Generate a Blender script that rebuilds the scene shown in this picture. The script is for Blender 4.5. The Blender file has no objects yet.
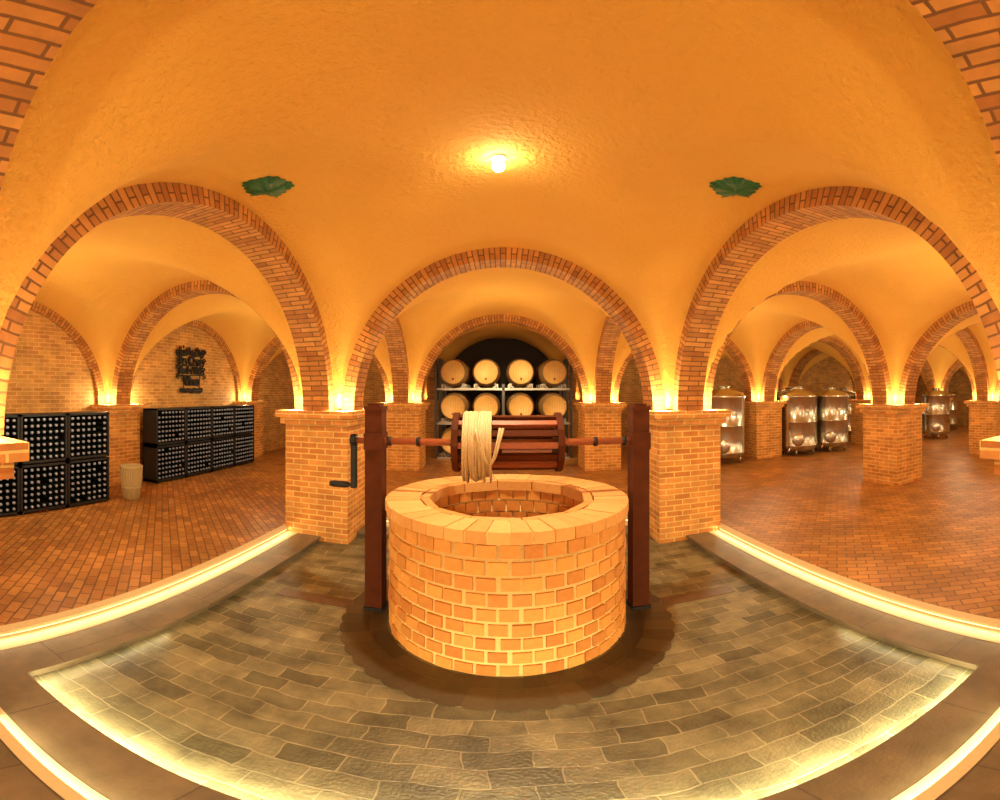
import bpy, math, random
from mathutils import Vector, Matrix
random.seed(7)
S=bpy.context.scene
S.view_settings.view_transform='Standard'
S.view_settings.look='None'
COL=S.collection
rad=math.radians
# ------------------------------------------------------------------ constants (metres)
X0=0.04
XL=[X0+2.01*(2*k+1) for k in range(-2,4)]      # -5.99 ... 14.11
XL.append(XL[-1]+4.02)                         # 18.13
YL=[-3.95,0.31,4.68,8.75,12.8]
SPR=1.375      # springing (top of capitals)
RT=0.14
RIX=1.65                      # rise of the arches spanning in x
RIY=[1.60,1.56,1.60,1.60]     # rise of the arches spanning in y, per bay row
def yspan(j):
    if j==1: return ((.80+4.31)/2,(4.31-.80)/2)
    return ((YL[j]+YL[j+1])/2,(YL[j+1]-YL[j])/2-.37)
CAMH=1.57
ZM,ZI=-0.06,-0.12
# ------------------------------------------------------------------ materials
def newmat(n):
    m=bpy.data.materials.new(n); m.use_nodes=True
    nt=m.node_tree; b=nt.nodes['Principled BSDF']
    return m,nt,b
def simple(n,col,rough=.6,metal=0,bump=0,bscale=40,var=0.0,coat=0,spec=.5):
    m,nt,b=newmat(n)
    b.inputs['Roughness'].default_value=rough; b.inputs['Metallic'].default_value=metal
    b.inputs['Coat Weight'].default_value=coat; b.inputs['Specular IOR Level'].default_value=spec
    tc=nt.nodes.new('ShaderNodeTexCoord')
    nz=nt.nodes.new('ShaderNodeTexNoise'); nz.inputs['Scale'].default_value=bscale; nz.inputs['Detail'].default_value=4
    nt.links.new(tc.outputs['Object'],nz.inputs['Vector'])
    mx=nt.nodes.new('ShaderNodeMix'); mx.data_type='RGBA'
    d=[c*(1-var) for c in col]; l=[min(1,c*(1+var)) for c in col]
    mx.inputs[6].default_value=(*d,1); mx.inputs[7].default_value=(*l,1)
    nt.links.new(nz.outputs['Fac'],mx.inputs[0]); nt.links.new(mx.outputs[2],b.inputs['Base Color'])
    if bump>0:
        bp=nt.nodes.new('ShaderNodeBump'); bp.inputs['Strength'].default_value=bump; bp.inputs['Distance'].default_value=.01
        nt.links.new(nz.outputs['Fac'],bp.inputs['Height']); nt.links.new(bp.outputs['Normal'],b.inputs['Normal'])
    return m
def brick(n,c1,c2,cm,bw=.22,rh=.07,ms=.007,rough=.75,rot=0,off=.5,bump=.6,dirt=.35,dscale=3,wob=.008,wscale=14,dist=.008):
    m,nt,b=newmat(n); N=nt.nodes.new; L=nt.links.new
    uv=N('ShaderNodeUVMap'); uv.uv_map='UVMap'
    mp=N('ShaderNodeMapping'); mp.inputs['Rotation'].default_value=(0,0,rot)
    L(uv.outputs['UV'],mp.inputs['Vector'])
    br=N('ShaderNodeTexBrick'); br.inputs['Scale'].default_value=1
    br.offset=off
    br.inputs['Brick Width'].default_value=bw; br.inputs['Row Height'].default_value=rh
    br.inputs['Mortar Size'].default_value=ms; br.inputs['Mortar Smooth'].default_value=.25
    br.inputs['Color1'].default_value=(*c1,1); br.inputs['Color2'].default_value=(*c2,1); br.inputs['Mortar'].default_value=(*cm,1)
    nw=N('ShaderNodeTexNoise'); nw.inputs['Scale'].default_value=wscale; L(mp.outputs['Vector'],nw.inputs['Vector'])
    sb=N('ShaderNodeVectorMath'); sb.operation='MULTIPLY_ADD'; sb.inputs[1].default_value=(wob,wob,0)
    L(nw.outputs['Color'],sb.inputs[0]); L(mp.outputs['Vector'],sb.inputs[2]); L(sb.outputs['Vector'],br.inputs['Vector'])
    nz=N('ShaderNodeTexNoise'); nz.inputs['Scale'].default_value=dscale; nz.inputs['Detail'].default_value=6; nz.inputs['Roughness'].default_value=.65
    L(uv.outputs['UV'],nz.inputs['Vector'])
    rp=N('ShaderNodeMapRange'); rp.inputs[1].default_value=.3; rp.inputs[2].default_value=.7; rp.inputs[3].default_value=1-dirt; rp.inputs[4].default_value=1+dirt*.5
    L(nz.outputs['Fac'],rp.inputs[0])
    mu=N('ShaderNodeVectorMath'); mu.operation='SCALE'; L(br.outputs['Color'],mu.inputs[0]); L(rp.outputs[0],mu.inputs['Scale'])
    L(mu.outputs['Vector'],b.inputs['Base Color']); b.inputs['Roughness'].default_value=rough
    n2=N('ShaderNodeTexNoise'); n2.inputs['Scale'].default_value=60; L(uv.outputs['UV'],n2.inputs['Vector'])
    ad=N('ShaderNodeMath'); ad.operation='MULTIPLY_ADD'; ad.inputs[1].default_value=-1
    L(br.outputs['Fac'],ad.inputs[0])
    ml=N('ShaderNodeMath'); ml.operation='MULTIPLY'; ml.inputs[1].default_value=.4; L(n2.outputs['Fac'],ml.inputs[0]); L(ml.outputs[0],ad.inputs[2])
    bp=N('ShaderNodeBump'); bp.inputs['Strength'].default_value=bump; bp.inputs['Distance'].default_value=dist
    L(ad.outputs[0],bp.inputs['Height']); L(bp.outputs['Normal'],b.inputs['Normal'])
    return m
def tinted(n,ca,cb,rough=.7,bump=.5):
    m,nt,b=newmat(n); N=nt.nodes.new; L=nt.links.new
    at=N('ShaderNodeAttribute'); at.attribute_name='tint'
    tc=N('ShaderNodeTexCoord'); nz=N('ShaderNodeTexNoise'); nz.inputs['Scale'].default_value=30; nz.inputs['Detail'].default_value=5
    L(tc.outputs['Object'],nz.inputs['Vector'])
    a=N('ShaderNodeMath'); a.operation='MULTIPLY_ADD'; a.inputs[1].default_value=.6; a.inputs[2].default_value=-.28
    L(nz.outputs['Fac'],a.inputs[0])
    a2=N('ShaderNodeMath'); a2.operation='ADD'; a2.use_clamp=True; L(a.outputs[0],a2.inputs[0]); L(at.outputs['Fac'],a2.inputs[1])
    mx=N('ShaderNodeMix'); mx.data_type='RGBA'; mx.inputs[6].default_value=(*ca,1); mx.inputs[7].default_value=(*cb,1)
    L(a2.outputs[0],mx.inputs[0]); L(mx.outputs[2],b.inputs['Base Color']); b.inputs['Roughness'].default_value=rough
    bp=N('ShaderNodeBump'); bp.inputs['Strength'].default_value=bump; bp.inputs['Distance'].default_value=.004
    L(nz.outputs['Fac'],bp.inputs['Height']); L(bp.outputs['Normal'],b.inputs['Normal'])
    return m
def emis(n,col,st):
    m,nt,b=newmat(n); b.inputs['Base Color'].default_value=(*col,1)
    b.inputs['Emission Color'].default_value=(*col,1); b.inputs['Emission Strength'].default_value=st
    return m
def plaster():
    m,nt,b=newmat('plaster_ochre'); N=nt.nodes.new; L=nt.links.new
    tc=N('ShaderNodeTexCoord')
    n1=N('ShaderNodeTexNoise'); n1.inputs['Scale'].default_value=1.3; n1.inputs['Detail'].default_value=4
    n2=N('ShaderNodeTexNoise'); n2.inputs['Scale'].default_value=26; n2.inputs['Detail'].default_value=6; n2.inputs['Roughness'].default_value=.6
    L(tc.outputs['Object'],n1.inputs['Vector']); L(tc.outputs['Object'],n2.inputs['Vector'])
    mx=N('ShaderNodeMix'); mx.data_type='RGBA'
    mx.inputs[6].default_value=(.85,.42,.060,1); mx.inputs[7].default_value=(.92,.49,.085,1)
    L(n1.outputs['Fac'],mx.inputs[0]); L(mx.outputs[2],b.inputs['Base Color']); b.inputs['Roughness'].default_value=.9
    bp=N('ShaderNodeBump'); bp.inputs['Strength'].default_value=1; bp.inputs['Distance'].default_value=.035
    L(n2.outputs['Fac'],bp.inputs['Height']); L(bp.outputs['Normal'],b.inputs['Normal'])
    return m
M_PL=plaster()
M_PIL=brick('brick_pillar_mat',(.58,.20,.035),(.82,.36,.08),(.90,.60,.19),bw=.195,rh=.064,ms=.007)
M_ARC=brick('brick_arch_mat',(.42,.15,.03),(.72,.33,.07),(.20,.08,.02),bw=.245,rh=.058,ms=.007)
M_WAL=brick('brick_wall_mat',(.46,.20,.045),(.66,.34,.085),(.74,.46,.16),bw=.195,rh=.064)
M_FLO=brick('brick_floor_mat',(.38,.16,.04),(.60,.29,.075),(.22,.10,.035),bw=.17,rh=.085,rough=.40,rot=rad(45),dirt=.45,dscale=1.4)
M_SLA=brick('slate_floor_mat',(.115,.10,.050),(.27,.235,.125),(.36,.31,.17),bw=.24,rh=.12,ms=.004,rough=.38,dirt=.65,dscale=3.6,off=.37,wob=.07,wscale=4.5,bump=.9,dist=.012)
M_TRD=brick('step_tread_mat',(.18,.13,.070),(.23,.17,.095),(.13,.09,.055),bw=.8,rh=.6,ms=.005,rough=.5,dirt=.4)
M_INL=simple('inlay_stone',(.10,.05,.025),rough=.35,bump=.3,bscale=18,var=.4)
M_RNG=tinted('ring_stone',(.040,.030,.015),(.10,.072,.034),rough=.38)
M_CRM=simple('cream_stone_and_glow',(.70,.58,.32),rough=.55,bump=.2,var=.1)  # pale nosing stone, also the LED glow coloured onto the treads
M_WB=tinted('well_brick',(.56,.19,.028),(.86,.40,.08))
M_WM=simple('well_mortar',(.88,.68,.28),rough=.9,bump=.5,var=.12)
M_WC=tinted('well_coping',(.62,.25,.05),(.88,.47,.15))
M_WD=simple('dark_red_wood',(.085,.020,.005),rough=.7,bump=.3,bscale=12,var=.45,spec=.12)
M_WR=simple('axle_wood',(.32,.08,.025),rough=.4,bump=.1,var=.25,coat=.2)
M_IR=simple('black_iron',(.012,.010,.009),rough=.6,metal=.2,bump=.2)
M_RP=simple('hemp_rope',(.66,.50,.27),rough=.9,bump=.5,bscale=90,var=.3)
M_RK=simple('black_rack_steel',(.008,.008,.011),rough=.55)
M_BG=simple('bottle_glass',(.01,.014,.012),rough=.12)
M_BC=simple('bottle_capsule',(.30,.34,.50),rough=.35)
M_OK=simple('barrel_oak',(.45,.23,.06),rough=.6,bump=.2,bscale=14,var=.25)
M_OH=simple('barrel_head_oak',(.76,.42,.11),rough=.55,bump=.15,bscale=10,var=.15)
M_HP=simple('barrel_hoop',(.10,.09,.08),rough=.4,metal=.7)
M_GS=simple('galvanised_steel',(.50,.47,.40),rough=.35,metal=.7)
M_SS=simple('stainless_steel',(.56,.54,.48),rough=.24,metal=1,bump=.03)
M_DK=simple('dark_backdrop_shade',(.03,.018,.012),rough=.9,bump=.3)  # near-black backdrop, darkness behind the barrels put into the colour
M_BN=simple('wicker_bin',(.50,.38,.18),rough=.7,bump=.6,bscale=60,var=.25)
M_LF=simple('green_leaf_ceramic',(.010,.11,.025),rough=.35,bump=.8,bscale=45,var=.7)
M_LED=emis('led_strip_warm',(1,.80,.42),1.5)
M_LAMP=emis('lamp_glow',(1,.88,.66),120)
M_WHT=simple('white_enamel',(.8,.75,.65),rough=.4)
# ------------------------------------------------------------------ mesh builder
class MB:
    def __init__(s): s.v=[];s.f=[];s.uv=[];s.mi=[];s.t=[];s.mats=[];s.sm=[]
    def m(s,mat):
        if mat not in s.mats: s.mats.append(mat)
        return s.mats.index(mat)
    def quad(s,pts,mat,uvs=None,tint=.5,smooth=False):
        i=len(s.v); s.v+= [tuple(p) for p in pts]; s.f.append(list(range(i,i+len(pts))))
        if uvs is None:
            n=(Vector(pts[1])-Vector(pts[0])).cross(Vector(pts[2])-Vector(pts[0]))
            a=[abs(c) for c in n]
            if a[2]>=a[0] and a[2]>=a[1]: uvs=[(p[0],p[1]) for p in pts]
            elif a[0]>=a[1]: uvs=[(p[1],p[2]) for p in pts]
            else: uvs=[(p[0],p[2]) for p in pts]
        s.uv.append(uvs); s.mi.append(s.m(mat)); s.t.append(tint); s.sm.append(smooth)
    def box(s,lo,hi,mat,M=None,tint=.5,skip=''):
        x0,y0,z0=lo;x1,y1,z1=hi
        P=[(x0,y0,z0),(x1,y0,z0),(x1,y1,z0),(x0,y1,z0),(x0,y0,z1),(x1,y0,z1),(x1,y1,z1),(x0,y1,z1)]
        if M: P=[tuple(M@Vector(p)) for p in P]
        for k,q in (('b',(3,2,1,0)),('t',(4,5,6,7)),('f',(0,1,5,4)),('r',(1,2,6,5)),('k',(2,3,7,6)),('l',(3,0,4,7))):
            if k in skip: continue
            s.quad([P[j] for j in q],mat,tint=tint)
    def lathe(s,prof,n,M,mats,smooth=True,tint=.5,a0=0):
        base=len(s.v); K=len(prof)
        for r,z in prof:
            for j in range(n):
                a=a0+2*math.pi*j/n
                s.v.append(tuple(M@Vector((r*math.cos(a),r*math.sin(a),z))))
        for i in range(K-1):
            mt=mats[i] if isinstance(mats,list) else mats
            if prof[i][0]<1e-6 and prof[i+1][0]<1e-6: continue
            for j in range(n):
                k=(j+1)%n
                q=[base+i*n+j,base+i*n+k,base+(i+1)*n+k,base+(i+1)*n+j]
                s.f.append(q); r=max(prof[i][0],prof[i+1][0])
                u0=2*math.pi*r*j/n;u1=2*math.pi*r*(j+1)/n;v0=prof[i][1];v1=prof[i+1][1]
                if abs(v1-v0)<1e-5: v0,v1=prof[i][0],prof[i+1][0]
                s.uv.append([(u0,v0),(u1,v0),(u1,v1),(u0,v1)]); s.mi.append(s.m(mt)); s.t.append(tint); s.sm.append(smooth)
    def tube(s,pts,r,mat,n=8,closed=False,caps=True):
        pts=[Vector(p) for p in pts]; K=len(pts); base=len(s.v); up=None
        for i,p in enumerate(pts):
            if closed: d=pts[(i+1)%K]-pts[i-1]
            else: d=pts[min(i+1,K-1)]-pts[max(i-1,0)]
            d.normalize()
            if up is None:
                up=d.orthogonal().normalized()
            up=(up-d*up.dot(d)).normalized(); w=d.cross(up)
            for j in range(n):
                a=2*math.pi*j/n; s.v.append(tuple(p+up*math.cos(a)*r+w*math.sin(a)*r))
        for i in range(K if closed else K-1):
            i2=(i+1)%K
            for j in range(n):
                k=(j+1)%n
                s.f.append([base+i*n+j,base+i*n+k,base+i2*n+k,base+i2*n+j]); s.uv.append([(0,0),(1,0),(1,1),(0,1)]); s.mi.append(s.m(mat)); s.t.append(.5); s.sm.append(True)
        if caps and not closed:
            for e,rev in ((0,1),(K-1,0)):
                q=[base+e*n+j for j in range(n)]
                if rev: q=q[::-1]
                s.f.append(q); s.uv.append([(0,0)]*n); s.mi.append(s.m(mat)); s.t.append(.5); s.sm.append(False)
    def make(s,name,bevel=0,parent=None,loc=None,weld=False):
        me=bpy.data.meshes.new(name)
        off=Vector(loc) if loc else Vector((0,0,0))
        me.from_pydata([tuple(Vector(v)-off) for v in s.v],[],s.f)
        for m in s.mats: me.materials.append(m)
        ul=me.uv_layers.new(name='UVMap'); at=me.attributes.new('tint','FLOAT','FACE')
        for p in me.polygons:
            p.material_index=s.mi[p.index]; p.use_smooth=s.sm[p.index]
            at.data[p.index].value=s.t[p.index]
            for k in range(p.loop_total): ul.data[p.loop_start+k].uv=s.uv[p.index][k]
        o=bpy.data.objects.new(name,me); COL.objects.link(o); o.location=off
        if bevel:
            b=o.modifiers.new('bev','BEVEL'); b.width=bevel; b.segments=2; b.limit_method='ANGLE'
        if parent: o.parent=parent
        return o
def empty(name,loc):
    e=bpy.data.objects.new(name,None); COL.objects.link(e); e.location=loc; e.empty_display_size=.1; return e
def par(o,e):
    o.parent=e; o.matrix_parent_inverse=Matrix.Translation(-Vector(e.location))
def TR(x,y,z): return Matrix.Translation((x,y,z))
def RX(a): return Matrix.Rotation(a,4,'X')
def RY(a): return Matrix.Rotation(a,4,'Y')
def RZ(a): return Matrix.Rotation(a,4,'Z')
# ------------------------------------------------------------------ vault ceiling
def smax(a,b,k=.07):
    h=max(k-abs(a-b),0)/k
    return max(a,b)+h*h*k*.25
def vz(x,y,i,j):
    cx=(XL[i]+XL[i+1])/2; ax=(XL[i+1]-XL[i])/2-.37+RT
    cy,hy=yspan(j); ay=hy+RT
    zx=(RIX+RT)*math.sqrt(max(0,1-((x-cx)/ax)**2)); zy=(RIY[j]+RT)*math.sqrt(max(0,1-((y-cy)/ay)**2))
    return SPR+smax(zx,zy)
NS=30
verts=[];faces=[]
def nodes(c,a,lo,hi):
    return [lo]+[c+a*math.sin(math.pi/2*(2*i/NS-1)) for i in range(NS+1)]+[hi]
for i in range(len(XL)-1):
    for j in range(len(YL)-1):
        cx=(XL[i]+XL[i+1])/2; hx=(XL[i+1]-XL[i])/2; cy,hy=yspan(j)
        xs=nodes(cx,hx-.37+RT,XL[i]+.16,XL[i+1]-.16); ys=nodes(cy,hy+RT,YL[j]+.16,YL[j+1]-.16)
        b0=len(verts);n=len(xs)
        for yy in ys:
            for xx in xs: verts.append((xx,yy,vz(xx,yy,i,j)))
        for a in range(n-1):
            for b in range(n-1):
                q=[b0+a*n+b,b0+(a+1)*n+b,b0+(a+1)*n+b+1,b0+a*n+b+1]; faces.append(q)
me=bpy.data.meshes.new('ceiling'); me.from_pydata(verts,[],faces); me.materials.append(M_PL)
for p in me.polygons: p.use_smooth=True
o=bpy.data.objects.new('ceiling',me); COL.objects.link(o)
# ------------------------------------------------------------------ arches
def arch(axis,line,c,half,w,rise):
    b=MB(); N=44
    def P(s,z,d):
        return (c+s,line+d,z) if axis=='x' else (line+d,c+s,z)
    arc=0
    for i in range(N):
        t0=math.pi*i/N;t1=math.pi*(i+1)/N
        def pt(t,e): return ((half+e)*math.cos(t),SPR+(rise+e)*math.sin(t))
        a0,a1=pt(t0,0),pt(t1,0); o0,o1=pt(t0,RT),pt(t1,RT)
        L=math.hypot(a1[0]-a0[0],a1[1]-a0[1])*1.04
        u0,u1=arc,arc+L; arc=u1
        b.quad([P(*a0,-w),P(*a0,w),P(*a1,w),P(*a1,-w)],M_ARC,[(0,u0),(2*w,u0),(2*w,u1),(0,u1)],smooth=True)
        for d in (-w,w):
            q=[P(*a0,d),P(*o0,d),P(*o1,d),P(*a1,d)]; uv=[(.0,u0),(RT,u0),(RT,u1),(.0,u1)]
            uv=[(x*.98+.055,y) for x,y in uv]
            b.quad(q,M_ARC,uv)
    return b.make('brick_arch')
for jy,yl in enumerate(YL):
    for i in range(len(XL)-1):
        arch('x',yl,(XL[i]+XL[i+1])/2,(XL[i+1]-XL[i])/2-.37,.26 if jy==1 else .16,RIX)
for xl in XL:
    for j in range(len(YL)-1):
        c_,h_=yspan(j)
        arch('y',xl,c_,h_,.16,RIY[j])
# ------------------------------------------------------------------ pillars
def pillar(x,y):
    b=MB(); h=.375
    zb=-.12 if (abs(x-X0)<2.5 and 0<y<5) else 0
    b.box((x-h,y-h,zb),(x+h,y+h,SPR-.15),M_PIL)
    b.box((x-h-.045,y-h-.045,SPR-.15),(x+h+.045,y+h+.045,SPR-.075),M_PIL)
    b.box((x-h-.09,y-h-.09,SPR-.075),(x+h+.09,y+h+.09,SPR),M_PIL)
    return b.make('brick_pillar',bevel=.006,loc=(x,y,zb))
for x in XL:
    for y in YL: pillar(x,y)
# ------------------------------------------------------------------ walls
def wall(name,lo,hi,mat=M_WAL):
    b=MB(); b.box(lo,hi,mat); return b.make(name)
XA,XB=XL[0],XL[-1];YA,YB=YL[0],YL[-1]
wall('wall_left',(XA-.4,YA-.4,0),(XA+.08,YB+.4,3.4))
wall('wall_right',(XB-.08,YA-.4,0),(XB+.4,YB+.4,3.4))
wall('wall_back',(XA-.4,YB-.08,0),(XB+.4,YB+.4,3.4))
wall('wall_rear',(XA-.4,YA-.4,0),(XB+.4,YA+.08,3.4))
wall('barrel_backdrop',(X0-1.8,12.25,0),(X0+1.8,12.4,3.12),M_DK)  # added dark backdrop sheet standing in for the unlit depth of the bay
# ------------------------------------------------------------------ floor and steps
HX0,HX1,HY0,HY1=X0-2.38,X0+2.38,.62,5.05
TX0,TX1,TY0,TY1=X0-1.97,X0+1.97,.95,4.62
b=MB()
for (x0,y0,x1,y1) in ((XA-.4,YA-.4,XB+.4,-.07),(XA-.4,-.07,HX0,HY0),(HX1,-.07,XB+.4,HY0),(XA-.4,HY1,XB+.4,YB+.4),(XA-.4,HY0,HX0,HY1),(HX1,HY0,XB+.4,HY1)):
    b.quad([(x0,y0,0),(x1,y0,0),(x1,y1,0),(x0,y1,0)],M_FLO)
b.quad([(HX0,-.07,0),(HX1,-.07,0),(HX1,HY0,0),(HX0,HY0,0)],M_TRD)
b.make('floor')
b=MB(); b.box((TX0-.01,TY0-.01,ZI-.1),(TX1+.01,TY1+.01,ZI),M_SLA); b.make('floor_sunken')
def ring(b,o,i,z0,z1,mat):
    (ax0,ay0,ax1,ay1)=o;(bx0,by0,bx1,by1)=i
    b.box((ax0,ay0,z0),(ax1,by0,z1),mat); b.box((ax0,by1,z0),(ax1,ay1,z1),mat)
    b.box((ax0,by0,z0),(bx0,by1,z1),mat); b.box((bx1,by0,z0),(ax1,by1,z1),mat)
b=MB(); ring(b,(HX0-.1,HY0-.1,HX1+.1,HY1+.1),(TX0+.02,TY0+.02,TX1-.02,TY1-.02),ZM-.022,ZM,M_TRD)
ring(b,(HX0-.1,HY0-.1,HX1+.1,HY1+.1),(TX0,TY0,TX1,TY1),ZI-.1,ZM-.022,M_TRD)
ring(b,(HX0-.02,HY0-.02,HX1+.02,HY1+.02),(HX0+.15,HY0+.10,HX1-.15,HY1-.15),ZM,ZM+.003,M_CRM)  # cream band on the treads, LED glow partly put into its colour
b.make('step_tread')  # step treads and risers with the cream band
b=MB(); ring(b,(HX0-.05,HY0-.02,HX1+.05,HY1+.05),(HX0+.03,HY0+.03,HX1-.03,HY1-.03),-.02,.003,M_CRM); b.make('trim_1')
b=MB()
def strip(b,x0,y0,x1,y1,z0,z1,t,mat):
    ring(b,(x0,y0,x1,y1),(x0+t,y0+t,x1-t,y1-t),z0,z1,mat)
strip(b,HX0,HY0,HX1,HY1,-.045,-.022,.008,M_LED)
b.make('led_strip')  # glowing LED strip under the nosing
WX,WY,WR,WH=.05,2.97,.805,.965
b=MB()
b.box((WX-1.72,WY-.07,ZI),(WX-1.13,WY+.07,ZI+.004),M_INL); b.box((WX+1.13,WY-.07,ZI),(WX+1.72,WY+.07,ZI+.004),M_INL)
b.make('trim_2')
# paving ring
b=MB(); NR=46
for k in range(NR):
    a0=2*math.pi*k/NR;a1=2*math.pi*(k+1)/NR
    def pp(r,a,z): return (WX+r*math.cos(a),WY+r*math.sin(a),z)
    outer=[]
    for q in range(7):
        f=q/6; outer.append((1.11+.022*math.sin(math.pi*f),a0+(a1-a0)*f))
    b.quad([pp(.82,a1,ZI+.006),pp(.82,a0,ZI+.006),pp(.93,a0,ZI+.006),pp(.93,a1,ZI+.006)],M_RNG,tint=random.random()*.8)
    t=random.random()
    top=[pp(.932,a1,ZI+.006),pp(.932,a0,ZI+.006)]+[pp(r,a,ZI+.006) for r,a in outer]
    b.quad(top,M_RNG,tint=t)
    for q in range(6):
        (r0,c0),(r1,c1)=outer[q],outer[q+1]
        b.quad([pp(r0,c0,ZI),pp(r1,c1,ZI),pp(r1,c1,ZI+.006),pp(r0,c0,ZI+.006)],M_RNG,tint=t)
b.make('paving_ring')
# ------------------------------------------------------------------ well
b=MB(); T=TR(WX,WY,ZI)
cop=.07
Hb=WH-cop
b.lathe([(WR-.010,0.0),(WR-.010,Hb),(.57,Hb),(.57,0.02),(0,0.02)],72,T,M_WM)
NC=9; ch=Hb/NC; NBK=42
def wedge(b,r0,r1,a0,a1,z0,z1,mat,tint):
    def p(r,a,z): return tuple(T@Vector((r*math.cos(a),r*math.sin(a),z)))
    b.quad([p(r1,a0,z0),p(r1,a1,z0),p(r1,a1,z1),p(r1,a0,z1)],mat,tint=tint)
    b.quad([p(r0,a1,z0),p(r0,a0,z0),p(r0,a0,z1),p(r0,a1,z1)],mat,tint=tint)
    b.quad([p(r0,a0,z1),p(r1,a0,z1),p(r1,a1,z1),p(r0,a1,z1)],mat,tint=tint)
    b.quad([p(r0,a1,z0),p(r1,a1,z0),p(r1,a0,z0),p(r0,a0,z0)],mat,tint=tint)
    b.quad([p(r0,a0,z0),p(r1,a0,z0),p(r1,a0,z1),p(r0,a0,z1)],mat,tint=tint)
    b.quad([p(r1,a1,z0),p(r0,a1,z0),p(r0,a1,z1),p(r1,a1,z1)],mat,tint=tint)
for c in range(NC):
    for k in range(NBK):
        st=2*math.pi/NBK; a0=(k+.5*(c%2))*st+random.uniform(-.006,.006); g=.010/WR
        dr=random.uniform(-.003,.004)+(.004 if (k+c)%2==0 else 0)
        wedge(b,WR-.1,WR+dr,a0+g,a0+st-g,c*ch+.011+random.uniform(-.003,.003),(c+1)*ch-.011,M_WB,random.uniform(.1,.95))
for c in range(NC):
    for k in range(30):
        st=2*math.pi/30; a0=(k+.5*(c%2))*st
        wedge(b,.55,.65,a0+.01,a0+st-.01,c*ch+.007,(c+1)*ch-.007,M_WB,random.uniform(.0,.5))
NK=44
for k in range(NK):
    st=2*math.pi/NK; a0=k*st
    wedge(b,.60+random.uniform(-.006,.004),WR+.022+random.uniform(-.004,.006),a0+.004,a0+st-.004,Hb,WH+random.uniform(-.002,.003),M_WC,random.uniform(.25,.95))
for k in range(12):
    st=2*math.pi/12; a0=k*st+.13
    wedge(b,.54,.60,a0+.008,a0+st-.008,Hb-.01,WH-.004,M_WC,random.uniform(.1,.5))
b.lathe([(.602,WH-.008),(WR+.012,WH-.008),(WR+.012,Hb)],72,T,M_WM)
b.make('brick_well')
# ------------------------------------------------------------------ windlass
WE=empty('well_windlass',(WX,WY,ZI))
AZ=1.225
for sx,nm in ((-1,'post_1'),(1,'post_2')):
    b=MB(); px=WX+.004+sx*.937; y=WY
    b.box((px-.062,y-.065,ZI+.008),(px+.062,y+.065,1.45),M_WD)
    b.box((px-.068,y-.072,1.45),(px+.068,y+.072,1.475),M_WD)
    b.box((px-.045,y-.05,1.475),(px+.045,y+.05,1.495),M_WD)
    b.box((px-.067,y-.08,AZ-.06),(px+.067,y+.08,AZ+.06),M_WD)
    b.box((px-.07,y-.08,ZI+.008),(px+.07,y+.08,ZI+.035),M_IR)
    par(b.make(nm,bevel=.006),WE)
b=MB(); MA=TR(WX-1.12,WY,AZ)@RY(rad(90))
b.lathe([(0,0),(.024,0),(.024,2.15),(0,2.15)],16,MA,M_WR)
for xx in (-.62,.62,-.83,.83):
    b.lathe([(.024,-.012),(.034,-.012),(.034,.012),(.024,.012)],16,TR(WX+xx,WY,AZ)@RY(rad(90)),M_IR)
par(b.make('axle'),WE)
b=MB()
for xx,w,r in ((-.37,.045,.21),(-.06,.022,.15),(.33,.045,.21)):
    b.lathe([(.026,0),(r*.98,0),(r,.006),(r,w-.006),(r*.98,w),(.026,w)],12,TR(WX+xx,WY,AZ)@RY(rad(90)),M_WD,smooth=False)
ns=14
for k in range(ns):
    a=2*math.pi*(k+.5)/ns
    M=TR(WX,WY,AZ)@RX(a)
    b.box((-.34,-.020,.160),(.35,.020,.190),(M_WR if k%2 else M_WD),M)
for xx in (-.375,.38):
    for k in range(8):
        a=2*math.pi*k/8
        b.lathe([(0,-.006),(.010,-.006),(.010,.006),(0,.006)],8,TR(WX+xx,WY+.15*math.cos(a),AZ+.15*math.sin(a))@RY(rad(90)),M_IR)
par(b.make('drum',bevel=.003),WE)
b=MB()
for k in range(15):
    x=WX-.29+k*.0125+random.uniform(-.003,.003); drop=random.uniform(.0,.075); pts=[]
    lean=random.uniform(-.03,.05)
    for q in range(28):
        a=2*math.pi*q/28; yy=.21*math.cos(a); zz=.21*math.sin(a)
        if zz<0: zz-=drop*min(1,(-math.sin(a))**.6)
        pts.append((x+lean*(max(0,-zz)),WY+yy*(1+.02*(k%3)),AZ+zz+.004*(k%2)))
    b.tube(pts,.0085,M_RP,6,closed=True)
for (xa,xb) in ((-.19,-.05),(-.21,-.03)):
    b.tube([(WX+xa+(xb-xa)*t/10,WY-.215-.01*math.sin(t),AZ+.12-.27*math.sin(math.pi*t/10)*.9) for t in range(11)],.0085,M_RP,6)
b.lathe([(.188,-.285),(.198,-.28),(.198,-.11),(.188,-.105)],24,TR(WX,WY,AZ)@RY(rad(90)),M_RP)
par(b.make('rope'),WE)
b=MB()
cx=WX-1.10
b.tube([(cx+.07,WY,AZ),(cx,WY,AZ)],.02,M_IR,10)
b.box((cx-.018,WY-.024,AZ-.36),(cx+.018,WY+.024,AZ+.035),M_IR)
b.tube([(cx-.01,WY,AZ-.34),(cx-.06,WY,AZ-.34)],.014,M_IR,10)
b.lathe([(0,0),(.02,0),(.026,.03),(.026,.12),(.02,.15),(0,.15)],14,TR(cx-.04,WY,AZ-.34)@RY(rad(-90)),M_IR)
b.lathe([(0,-.02),(.045,-.02),(.045,.02),(0,.02)],16,TR(cx,WY,AZ)@RY(rad(90)),M_IR)
par(b.make('crank_handle',bevel=.002),WE)
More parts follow.
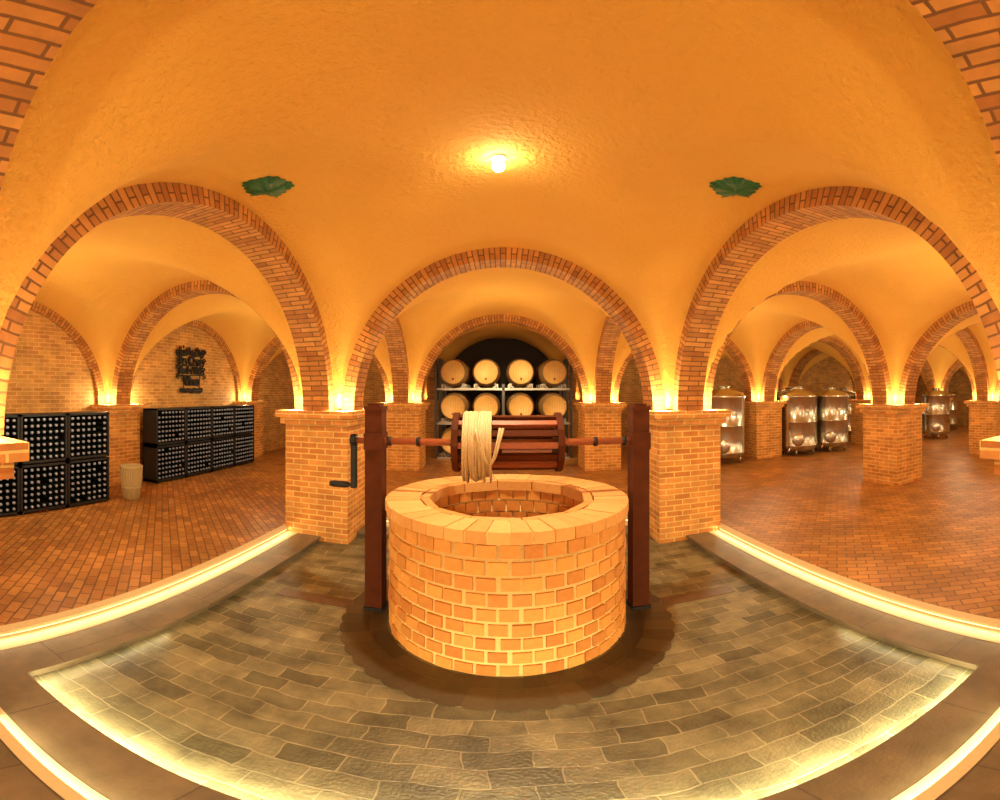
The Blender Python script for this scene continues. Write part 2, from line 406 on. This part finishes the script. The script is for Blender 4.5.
# ------------------------------------------------------------------ bottle racks
def bottle_rack(xf,y0,y1,units,depth=.34,H=1.30):
    b=MB(); U=(y1-y0)/units; t=.03
    xb=xf-depth
    b.box((xb,y0,0.0),(xb+.012,y1,H),M_RK)
    for k in range(units):
        ya=y0+k*U;yb=ya+U-.012
        for (z0,z1) in ((0.03,.655),(.675,H)):
            b.box((xb,ya,z0),(xf,ya+t,z1),M_RK); b.box((xb,yb-t,z0),(xf,yb,z1),M_RK)
            b.box((xb,ya,z0),(xf,yb,z0+t),M_RK); b.box((xb,ya,z1-t),(xf,yb,z1),M_RK)
            rows=7; rp=(z1-z0-2*t)/rows
            n=int((yb-ya-2*t)/.080); sp=(yb-ya-2*t)/n
            for r in range(rows):
                zc=z0+t+rp*(r+.5)
                for q in range(n):
                    yc=ya+t+sp*(q+.5)
                    if random.random()<.03: continue
                    M=TR(xf-.285+random.uniform(-.006,.006),yc,zc-.001)@RY(rad(90))
                    b.lathe([(0,0),(.036,.0),(.037,.17),(.018,.215),(.018,.262),(.019,.265),(.019,.285),(.014,.29),(0,.29)],8,M,[M_BG,M_BG,M_BG,M_BG,M_BG,M_BC,M_BC,M_BC])
        for yy in (ya+.03,yb-.03):
            b.box((xb+.02,yy-.015,0),(xb+.05,yy+.015,.03),M_RK); b.box((xf-.05,yy-.015,0),(xf-.02,yy+.015,.03),M_RK)
    return b.make('wine_bottle_rack')
bottle_rack(-4.80,.95,3.75,4)
bottle_rack(-5.22,5.08,8.12,4)
# bin
b=MB(); 
b.lathe([(0,0),(.125,0),(.13,.02),(.165,.46),(.175,.47),(.175,.495),(.165,.5),(.155,.49),(.12,.03),(0,.03)],28,TR(-4.78,4.13,0),M_BN)
for k in range(28):
    a=2*math.pi*k/28
    b.tube([(-4.78+.130*math.cos(a),4.13+.130*math.sin(a),.02),(-4.78+.167*math.cos(a),4.13+.167*math.sin(a),.46)],.006,M_BN,5)
b.lathe([(.146,.16),(.152,.165),(.152,.185),(.146,.19)],28,TR(-4.78,4.13,0),M_BN)
b.make('waste_bin')
# ------------------------------------------------------------------ barrels
def barrel(x,z,y=10.0):
    b=MB(); L=.9
    M=TR(x,y,z)@RX(rad(-90))
    def R(t): return .285+.055*(1-(2*t-1)**2)
    prof=[(0,.02),(.265,.02),(.27,.0),(.285,.0)];mats=[M_OH,M_OK,M_OK]
    hp=[(.0,.05),(.1,.14),(.26,.30),(.70,.74),(.86,.90),(.95,1)]
    ts=sorted(set([i/14 for i in range(15)]+[a for h in hp for a in h]))
    pr=[]
    for t in ts: pr.append((R(t),t*L))
    for i in range(len(pr)-1):
        mid=(ts[i]+ts[i+1])/2
        hoop=any(a<mid<c for a,c in hp)
        prof.append(pr[i+1]); mats.append(M_HP if hoop else M_OK)
    prof+= [(.27,L),(.265,L-.02),(0,L-.02)]; mats+=[M_OK,M_OK,M_OH]
    b.lathe(prof,28,M,mats)
    for k in range(-4,5):
        xx=k*.058; h=math.sqrt(max(0,.26**2-xx*xx))
        b.box((x+xx-.002,y+.0165,z-h),(x+xx+.002,y+.021,z+h),M_OK)
    b.lathe([(0,0),(.03,0),(.025,-.02),(0,-.02)],12,TR(x,y+.02,z-.16)@RX(rad(-90)),M_WR)
    return b.make('wine_barrel',loc=(x,y,z))
BX=[-1.10,-.33,.49,1.28]; BZ=[.42,1.24,2.06]
def barrel_bank(y):
    for z in BZ:
        for x in BX: barrel(x,z,y)
    b=MB()
    for x in (-1.52,.08,1.69):
        for dy in (.12,.8):
            b.box((x-.03,y+dy-.03,0),(x+.03,y+dy+.03,2.45 if x!=.08 else 1.78),M_HP)
    for z in BZ:
        zz=z-.375
        for yy in (y+.12,y+.7):
            b.box((-1.52,yy-.03,zz-.045),(1.69,yy+.03,zz+.0),M_GS)
            for x in BX:
                for s in (-1,1):
                    M=TR(x+s*.2,yy,zz+.035)@RY(-s*rad(38))
                    b.box((-.06,-.03,-.010),(.06,.03,.010),M_GS,M)
                    b.box((x+s*.27-.012,yy-.03,zz),(x+s*.27+.012,yy+.03,zz+.1),M_GS)
                b.box((x-.27,yy-.032,zz+.088),(x-.2,yy-.02,zz+.1),M_GS); b.box((x+.2,yy-.032,zz+.088),(x+.27,yy-.02,zz+.1),M_GS)
    b.make('barrel_rack')
barrel_bank(10.0); barrel_bank(11.1)
# ------------------------------------------------------------------ steel tanks
def tank(x,y,r=.49,h=1.66,ang=None):
    b=MB(); T0=TR(x,y,0)
    leg=.14
    pr=[(0,leg-.05),(r*.7,leg-.03),(r,leg+.04),(r,leg+.1),(r+.008,leg+.11),(r+.008,leg+.13),(r,leg+.14),(r,h*.5),(r+.008,h*.5+.01),(r+.008,h*.5+.03),(r,h*.5+.04),(r,h-.2),(r+.010,h-.19),(r+.010,h-.16),(r,h-.15),(r*.93,h-.08),(.14,h),(.14,h+.05),(.16,h+.05),(.16,h+.07),(0,h+.09)]
    b.lathe(pr,40,T0,M_SS,smooth=True)
    for k in range(4):
        a=math.pi/4+k*math.pi/2
        b.tube([(x+r*.8*math.cos(a),y+r*.8*math.sin(a),0),(x+r*.8*math.cos(a),y+r*.8*math.sin(a),leg+.05)],.03,M_SS,8)
    a=math.atan2(-y,-x) if ang is None else ang
    M=T0@RZ(a)@TR(r-.02,0,leg+.28)@RY(rad(90))
    b.lathe([(0,0),(.13,0),(.13,.05),(.15,.05),(.15,.07),(.10,.085),(0,.09)],22,M,[M_SS,M_HP,M_SS,M_HP,M_SS,M_SS])
    b.lathe([(0,0),(.05,0),(.05,.03),(0,.03)],14,T0@RZ(a+.5)@TR(r-.005,0,h*.68)@RY(rad(90)),M_WHT)
    M2=T0@RZ(a-.35)
    b.tube([tuple(M2@Vector((r-.02,0,leg+.06))),tuple(M2@Vector((r+.12,0,leg+.06))),tuple(M2@Vector((r+.14,0,leg-.02)))],.022,M_SS,8)
    b.tube([tuple(M2@Vector((r+.08,0,leg+.06))),tuple(M2@Vector((r+.08,0,leg+.14)))],.01,M_WR,8)
    b.box((-.03,-.004,.0),(.03,.004,.14),M_WHT,T0@RZ(a+.2)@TR(r+.006,0,h*.6)@RZ(rad(90)))
    return b.make('wine_tank',loc=(x,y,0))
for (x,y) in ((7.02,8.45),(8.14,8.42),(9.15,9.6),(4.8,8.4),(7.9,9.9),(12.7,7.9),(3.85,9.4),(11.6,9.6),(13.5,9.9),(6.9,9.75),(10.9,10.6),(9.0,10.9),(16.0,9.4)):
    tank(x,y)
# ------------------------------------------------------------------ wrought iron sign on left wall
b=MB()
sx=XA+.08+.04
cy,cz=6.70,2.02
def curl(y,z,r,turn,dirn,n=22,start=0,th=.014):
    pts=[]
    for i in range(n+1):
        t=i/n; a=start+dirn*turn*2*math.pi*t; rr=r*(1-.8*t)
        pts.append((sx+.02,y+rr*math.cos(a),z+rr*math.sin(a)))
    b.tube(pts,th,M_IR,6)
b.tube([(sx+.02,cy-.42,cz+.30),(sx+.02,cy-.1,cz+.36),(sx+.02,cy+.15,cz+.32),(sx+.02,cy+.42,cz+.37)],.02,M_IR,8)
b.tube([(sx+.02,cy-.30,cz-.38),(sx+.02,cy,cz-.44),(sx+.02,cy+.32,cz-.38)],.018,M_IR,8)
b.tube([(sx+.02,cy-.40,cz+.10),(sx+.02,cy+.40,cz+.13)],.012,M_IR,8)
b.tube([(sx+.02,cy-.36,cz-.10),(sx+.02,cy+.38,cz-.08)],.012,M_IR,8)
for k in range(11):
    yy=cy-.42+.084*k; curl(yy,cz+.38+.04*math.sin(k*2),.062,1.2,1 if k%2 else -1,start=k,th=.018)
    curl(yy*.75+cy*.25,cz-.40,.05,1.2,-1 if k%2 else 1,start=k*1.3,th=.016)
for k in range(6):
    s=-1 if k%2 else 1
    curl(cy+s*.40,cz+.22-.16*(k//2),.06,1.1,s,start=k,th=.016)
for k in range(14):
    b.lathe([(0,-.014),(.034,0),(0,.016)],7,TR(sx+.03,cy-.38+.06*k+random.uniform(-.02,.02),cz+.44+random.uniform(-.05,.05))@RY(rad(90)),M_IR)
def textpart(txt,z,size):
    cu=bpy.data.curves.new('lettering','FONT'); cu.body=txt; cu.size=size; cu.extrude=.02; cu.align_x='CENTER'; cu.align_y='CENTER'; cu.offset=.012
    o=bpy.data.objects.new('lettering',cu); COL.objects.link(o); o.data.materials.append(M_IR)
    o.rotation_euler=(rad(90),0,rad(90)); o.location=(sx+.02,cy,z); return o
SE=empty('wrought_iron_wall_sign',(sx,cy,cz))
par(b.make('scrollwork'),SE)
for t,z,s in (('La Cava',cz+.21,.24),('de la Vida',cz+.01,.20),('Vino',cz-.21,.26)):
    par(textpart(t,z,s),SE)
for k in (-.3,.3):
    bb=MB(); bb.tube([(XA+.08,cy+k,cz+.35),(sx+.03,cy+k,cz+.35)],.012,M_IR,6); bb.tube([(sx+.02,cy+k,cz+.36),(sx+.02,cy+k*.8,cz-.37)],.01,M_IR,6); par(bb.make('bracket'),SE)
# ------------------------------------------------------------------ vine leaves on the vault
def leaf(cx,cy,L=.19,rot=0):
    b=MB(); pts=[]
    n=60
    for i in range(n):
        a=2*math.pi*i/n
        r=L*(.88+.06*math.cos(5*a)+.05*math.sin(17*a))
        pts.append((r*math.cos(a+rot),r*math.sin(a+rot)))
    rings=[0,.35,.7,1]
    def P(px,py,d):
        x,y=cx+px,cy+py
        return (x,y,vz(x,y,1,1)-d)
    for i in range(n):
        p,q=pts[i],pts[(i+1)%n]
        for k in range(3):
            r0,r1=rings[k],rings[k+1]; d=[.05,.04,.03,.004]
            def dd(k,i): return d[k]+(.008*math.cos(5*2*math.pi*i/n) if 0<k<3 else 0)
            pp=[P(p[0]*r0,p[1]*r0,dd(k,i)),P(p[0]*r1,p[1]*r1,dd(k+1,i)),P(q[0]*r1,q[1]*r1,dd(k+1,i+1)),P(q[0]*r0,q[1]*r0,dd(k,i+1))]
            if k==0: pp=pp[:3]
            b.quad(pp,M_LF)
    for k in range(5):
        a=2*math.pi*k/5+rot
        b.tube([P(L*.85*t*math.cos(a),L*.85*t*math.sin(a),.052-.022*t) for t in (0,.5,1)],.005,M_LF,5)
    return b.make('vine_leaf_plaque')
leaf(-1.48,2.46,rot=.4); leaf(1.50,2.46,rot=2.9)
# ------------------------------------------------------------------ lights
def point(x,y,z,e,col=(1,.83,.47),r=.05,name='cap_or_fill_light'):
    l=bpy.data.lights.new(name,'POINT'); l.energy=e; l.color=col; l.shadow_soft_size=r
    o=bpy.data.objects.new(name,l); COL.objects.link(o); o.location=(x,y,z); return o
lx,ly=X0-.05,2.60; cz0=vz(lx,ly,1,1)
b=MB(); b.lathe([(0,0),(.045,0),(.05,-.015),(.04,-.03),(.025,-.035),(.02,-.05),(0,-.05)],20,TR(lx,ly,cz0+.005),M_WHT)
b.lathe([(0,-.038),(.030,-.026),(.042,0),(.030,.026),(0,.038)],16,TR(lx,ly,cz0-.08),M_LAMP)
b.make('ceiling_lamp')
l=bpy.data.lights.new('ceiling_lamp_light','SPOT'); l.energy=240; l.color=(1,.84,.54); l.spot_size=rad(165); l.spot_blend=.6; l.shadow_soft_size=.06
o=bpy.data.objects.new('ceiling_lamp_light',l); COL.objects.link(o); o.location=(lx,ly,cz0-.13)
for i in range(len(XL)-1):
    for j in range(len(YL)-1):
        bx0,bx1,by0,by1=XL[i],XL[i+1],YL[j],YL[j+1]
        cx,cy_=(bx0+bx1)/2,(by0+by1)/2
        if (i,j)==(1,3): continue
        if j==0:
            if i<=2: point(cx,cy_,2.0,130,r=.15)  # added fill in the unseen rear bays, not on any capital
            continue
        if (i,j)!=(1,1): point(cx,cy_,1.95,{1:46,2:38,3:7}[j],r=.15,name='bay_fill')  # added mid-bay fill light, hangs free without a fixture
        e=22 if (i,j)==(1,1) else 17
        if j==3: e=4
        if i==5: continue
        hx=(bx1-bx0)/2-.30;hy=(by1-by0)/2-.30
        for sx_ in (-1,1):
            for sy_ in (-1,1):
                if i>=4 and sx_*sy_<0: continue
                point(cx+sx_*hx,cy_+sy_*hy,SPR+.07,e*(2 if i>=4 else 1),r=.03)
l=bpy.data.lights.new('barrel_fill_spot','SPOT'); l.energy=210; l.color=(1,.83,.50); l.spot_size=rad(80); l.spot_blend=.6; l.shadow_soft_size=.08  # added spot that brightens the barrel fronts, no fixture
o=bpy.data.objects.new('barrel_fill_spot',l); COL.objects.link(o); o.location=(X0,8.1,2.6)
o.rotation_euler=(Vector((0.1,10,1.2))-o.location).to_track_quat('-Z','Y').to_euler()
# under-nosing LED strips (real linear lamps)
def linlamp(x,y,z,length,dirv,e,col=(1,.90,.54)):
    l=bpy.data.lights.new('led_lamp','AREA'); l.shape='RECTANGLE'; l.size=length; l.size_y=.02; l.energy=e; l.color=col
    o=bpy.data.objects.new('led_lamp',l); COL.objects.link(o); o.location=(x,y,z)
    zax=-Vector(dirv).normalized(); xax=Vector((0,1,0)) if abs(dirv[0])>abs(dirv[1]) else Vector((1,0,0))
    yax=zax.cross(xax).normalized(); xax=yax.cross(zax)
    o.rotation_euler=Matrix((xax,yax,zax)).transposed().to_euler()
cyc=(TY0+TY1)/2
linlamp(X0,TY0+.03,ZI+.05,3.8,(0,1,-.5),30)
linlamp(TX0+.03,1.5,ZI+.05,.9,(1,0,-.5),.6)
linlamp(TX1-.03,1.5,ZI+.05,.9,(-1,0,-.5),.6)
linlamp(X0,HY0+.035,ZM+.04,4.4,(0,1,-.25),10)
linlamp(HX0+.035,cyc,ZM+.04,4.0,(1,0,-.35),4)
linlamp(HX1-.035,cyc,ZM+.04,4.0,(-1,0,-.35),4)
w=bpy.data.worlds.new('world'); S.world=w; w.use_nodes=True
w.node_tree.nodes['Background'].inputs[0].default_value=(.9,.6,.3,1); w.node_tree.nodes['Background'].inputs[1].default_value=.05
# ------------------------------------------------------------------ camera (equirectangular panorama crop like the photo)
cam=bpy.data.cameras.new('camera'); co=bpy.data.objects.new('camera',cam); COL.objects.link(co)
co.location=(0,0,CAMH); co.rotation_euler=(rad(90),0,0)
cam.clip_start=.02; cam.clip_end=200
cam.type='PANO'
cam.panorama_type='EQUIRECTANGULAR'
cam.longitude_min=-rad(66.667); cam.longitude_max=rad(66.667)
cam.latitude_min=-rad(407/7.5); cam.latitude_max=rad(393/7.5)
S.camera=co
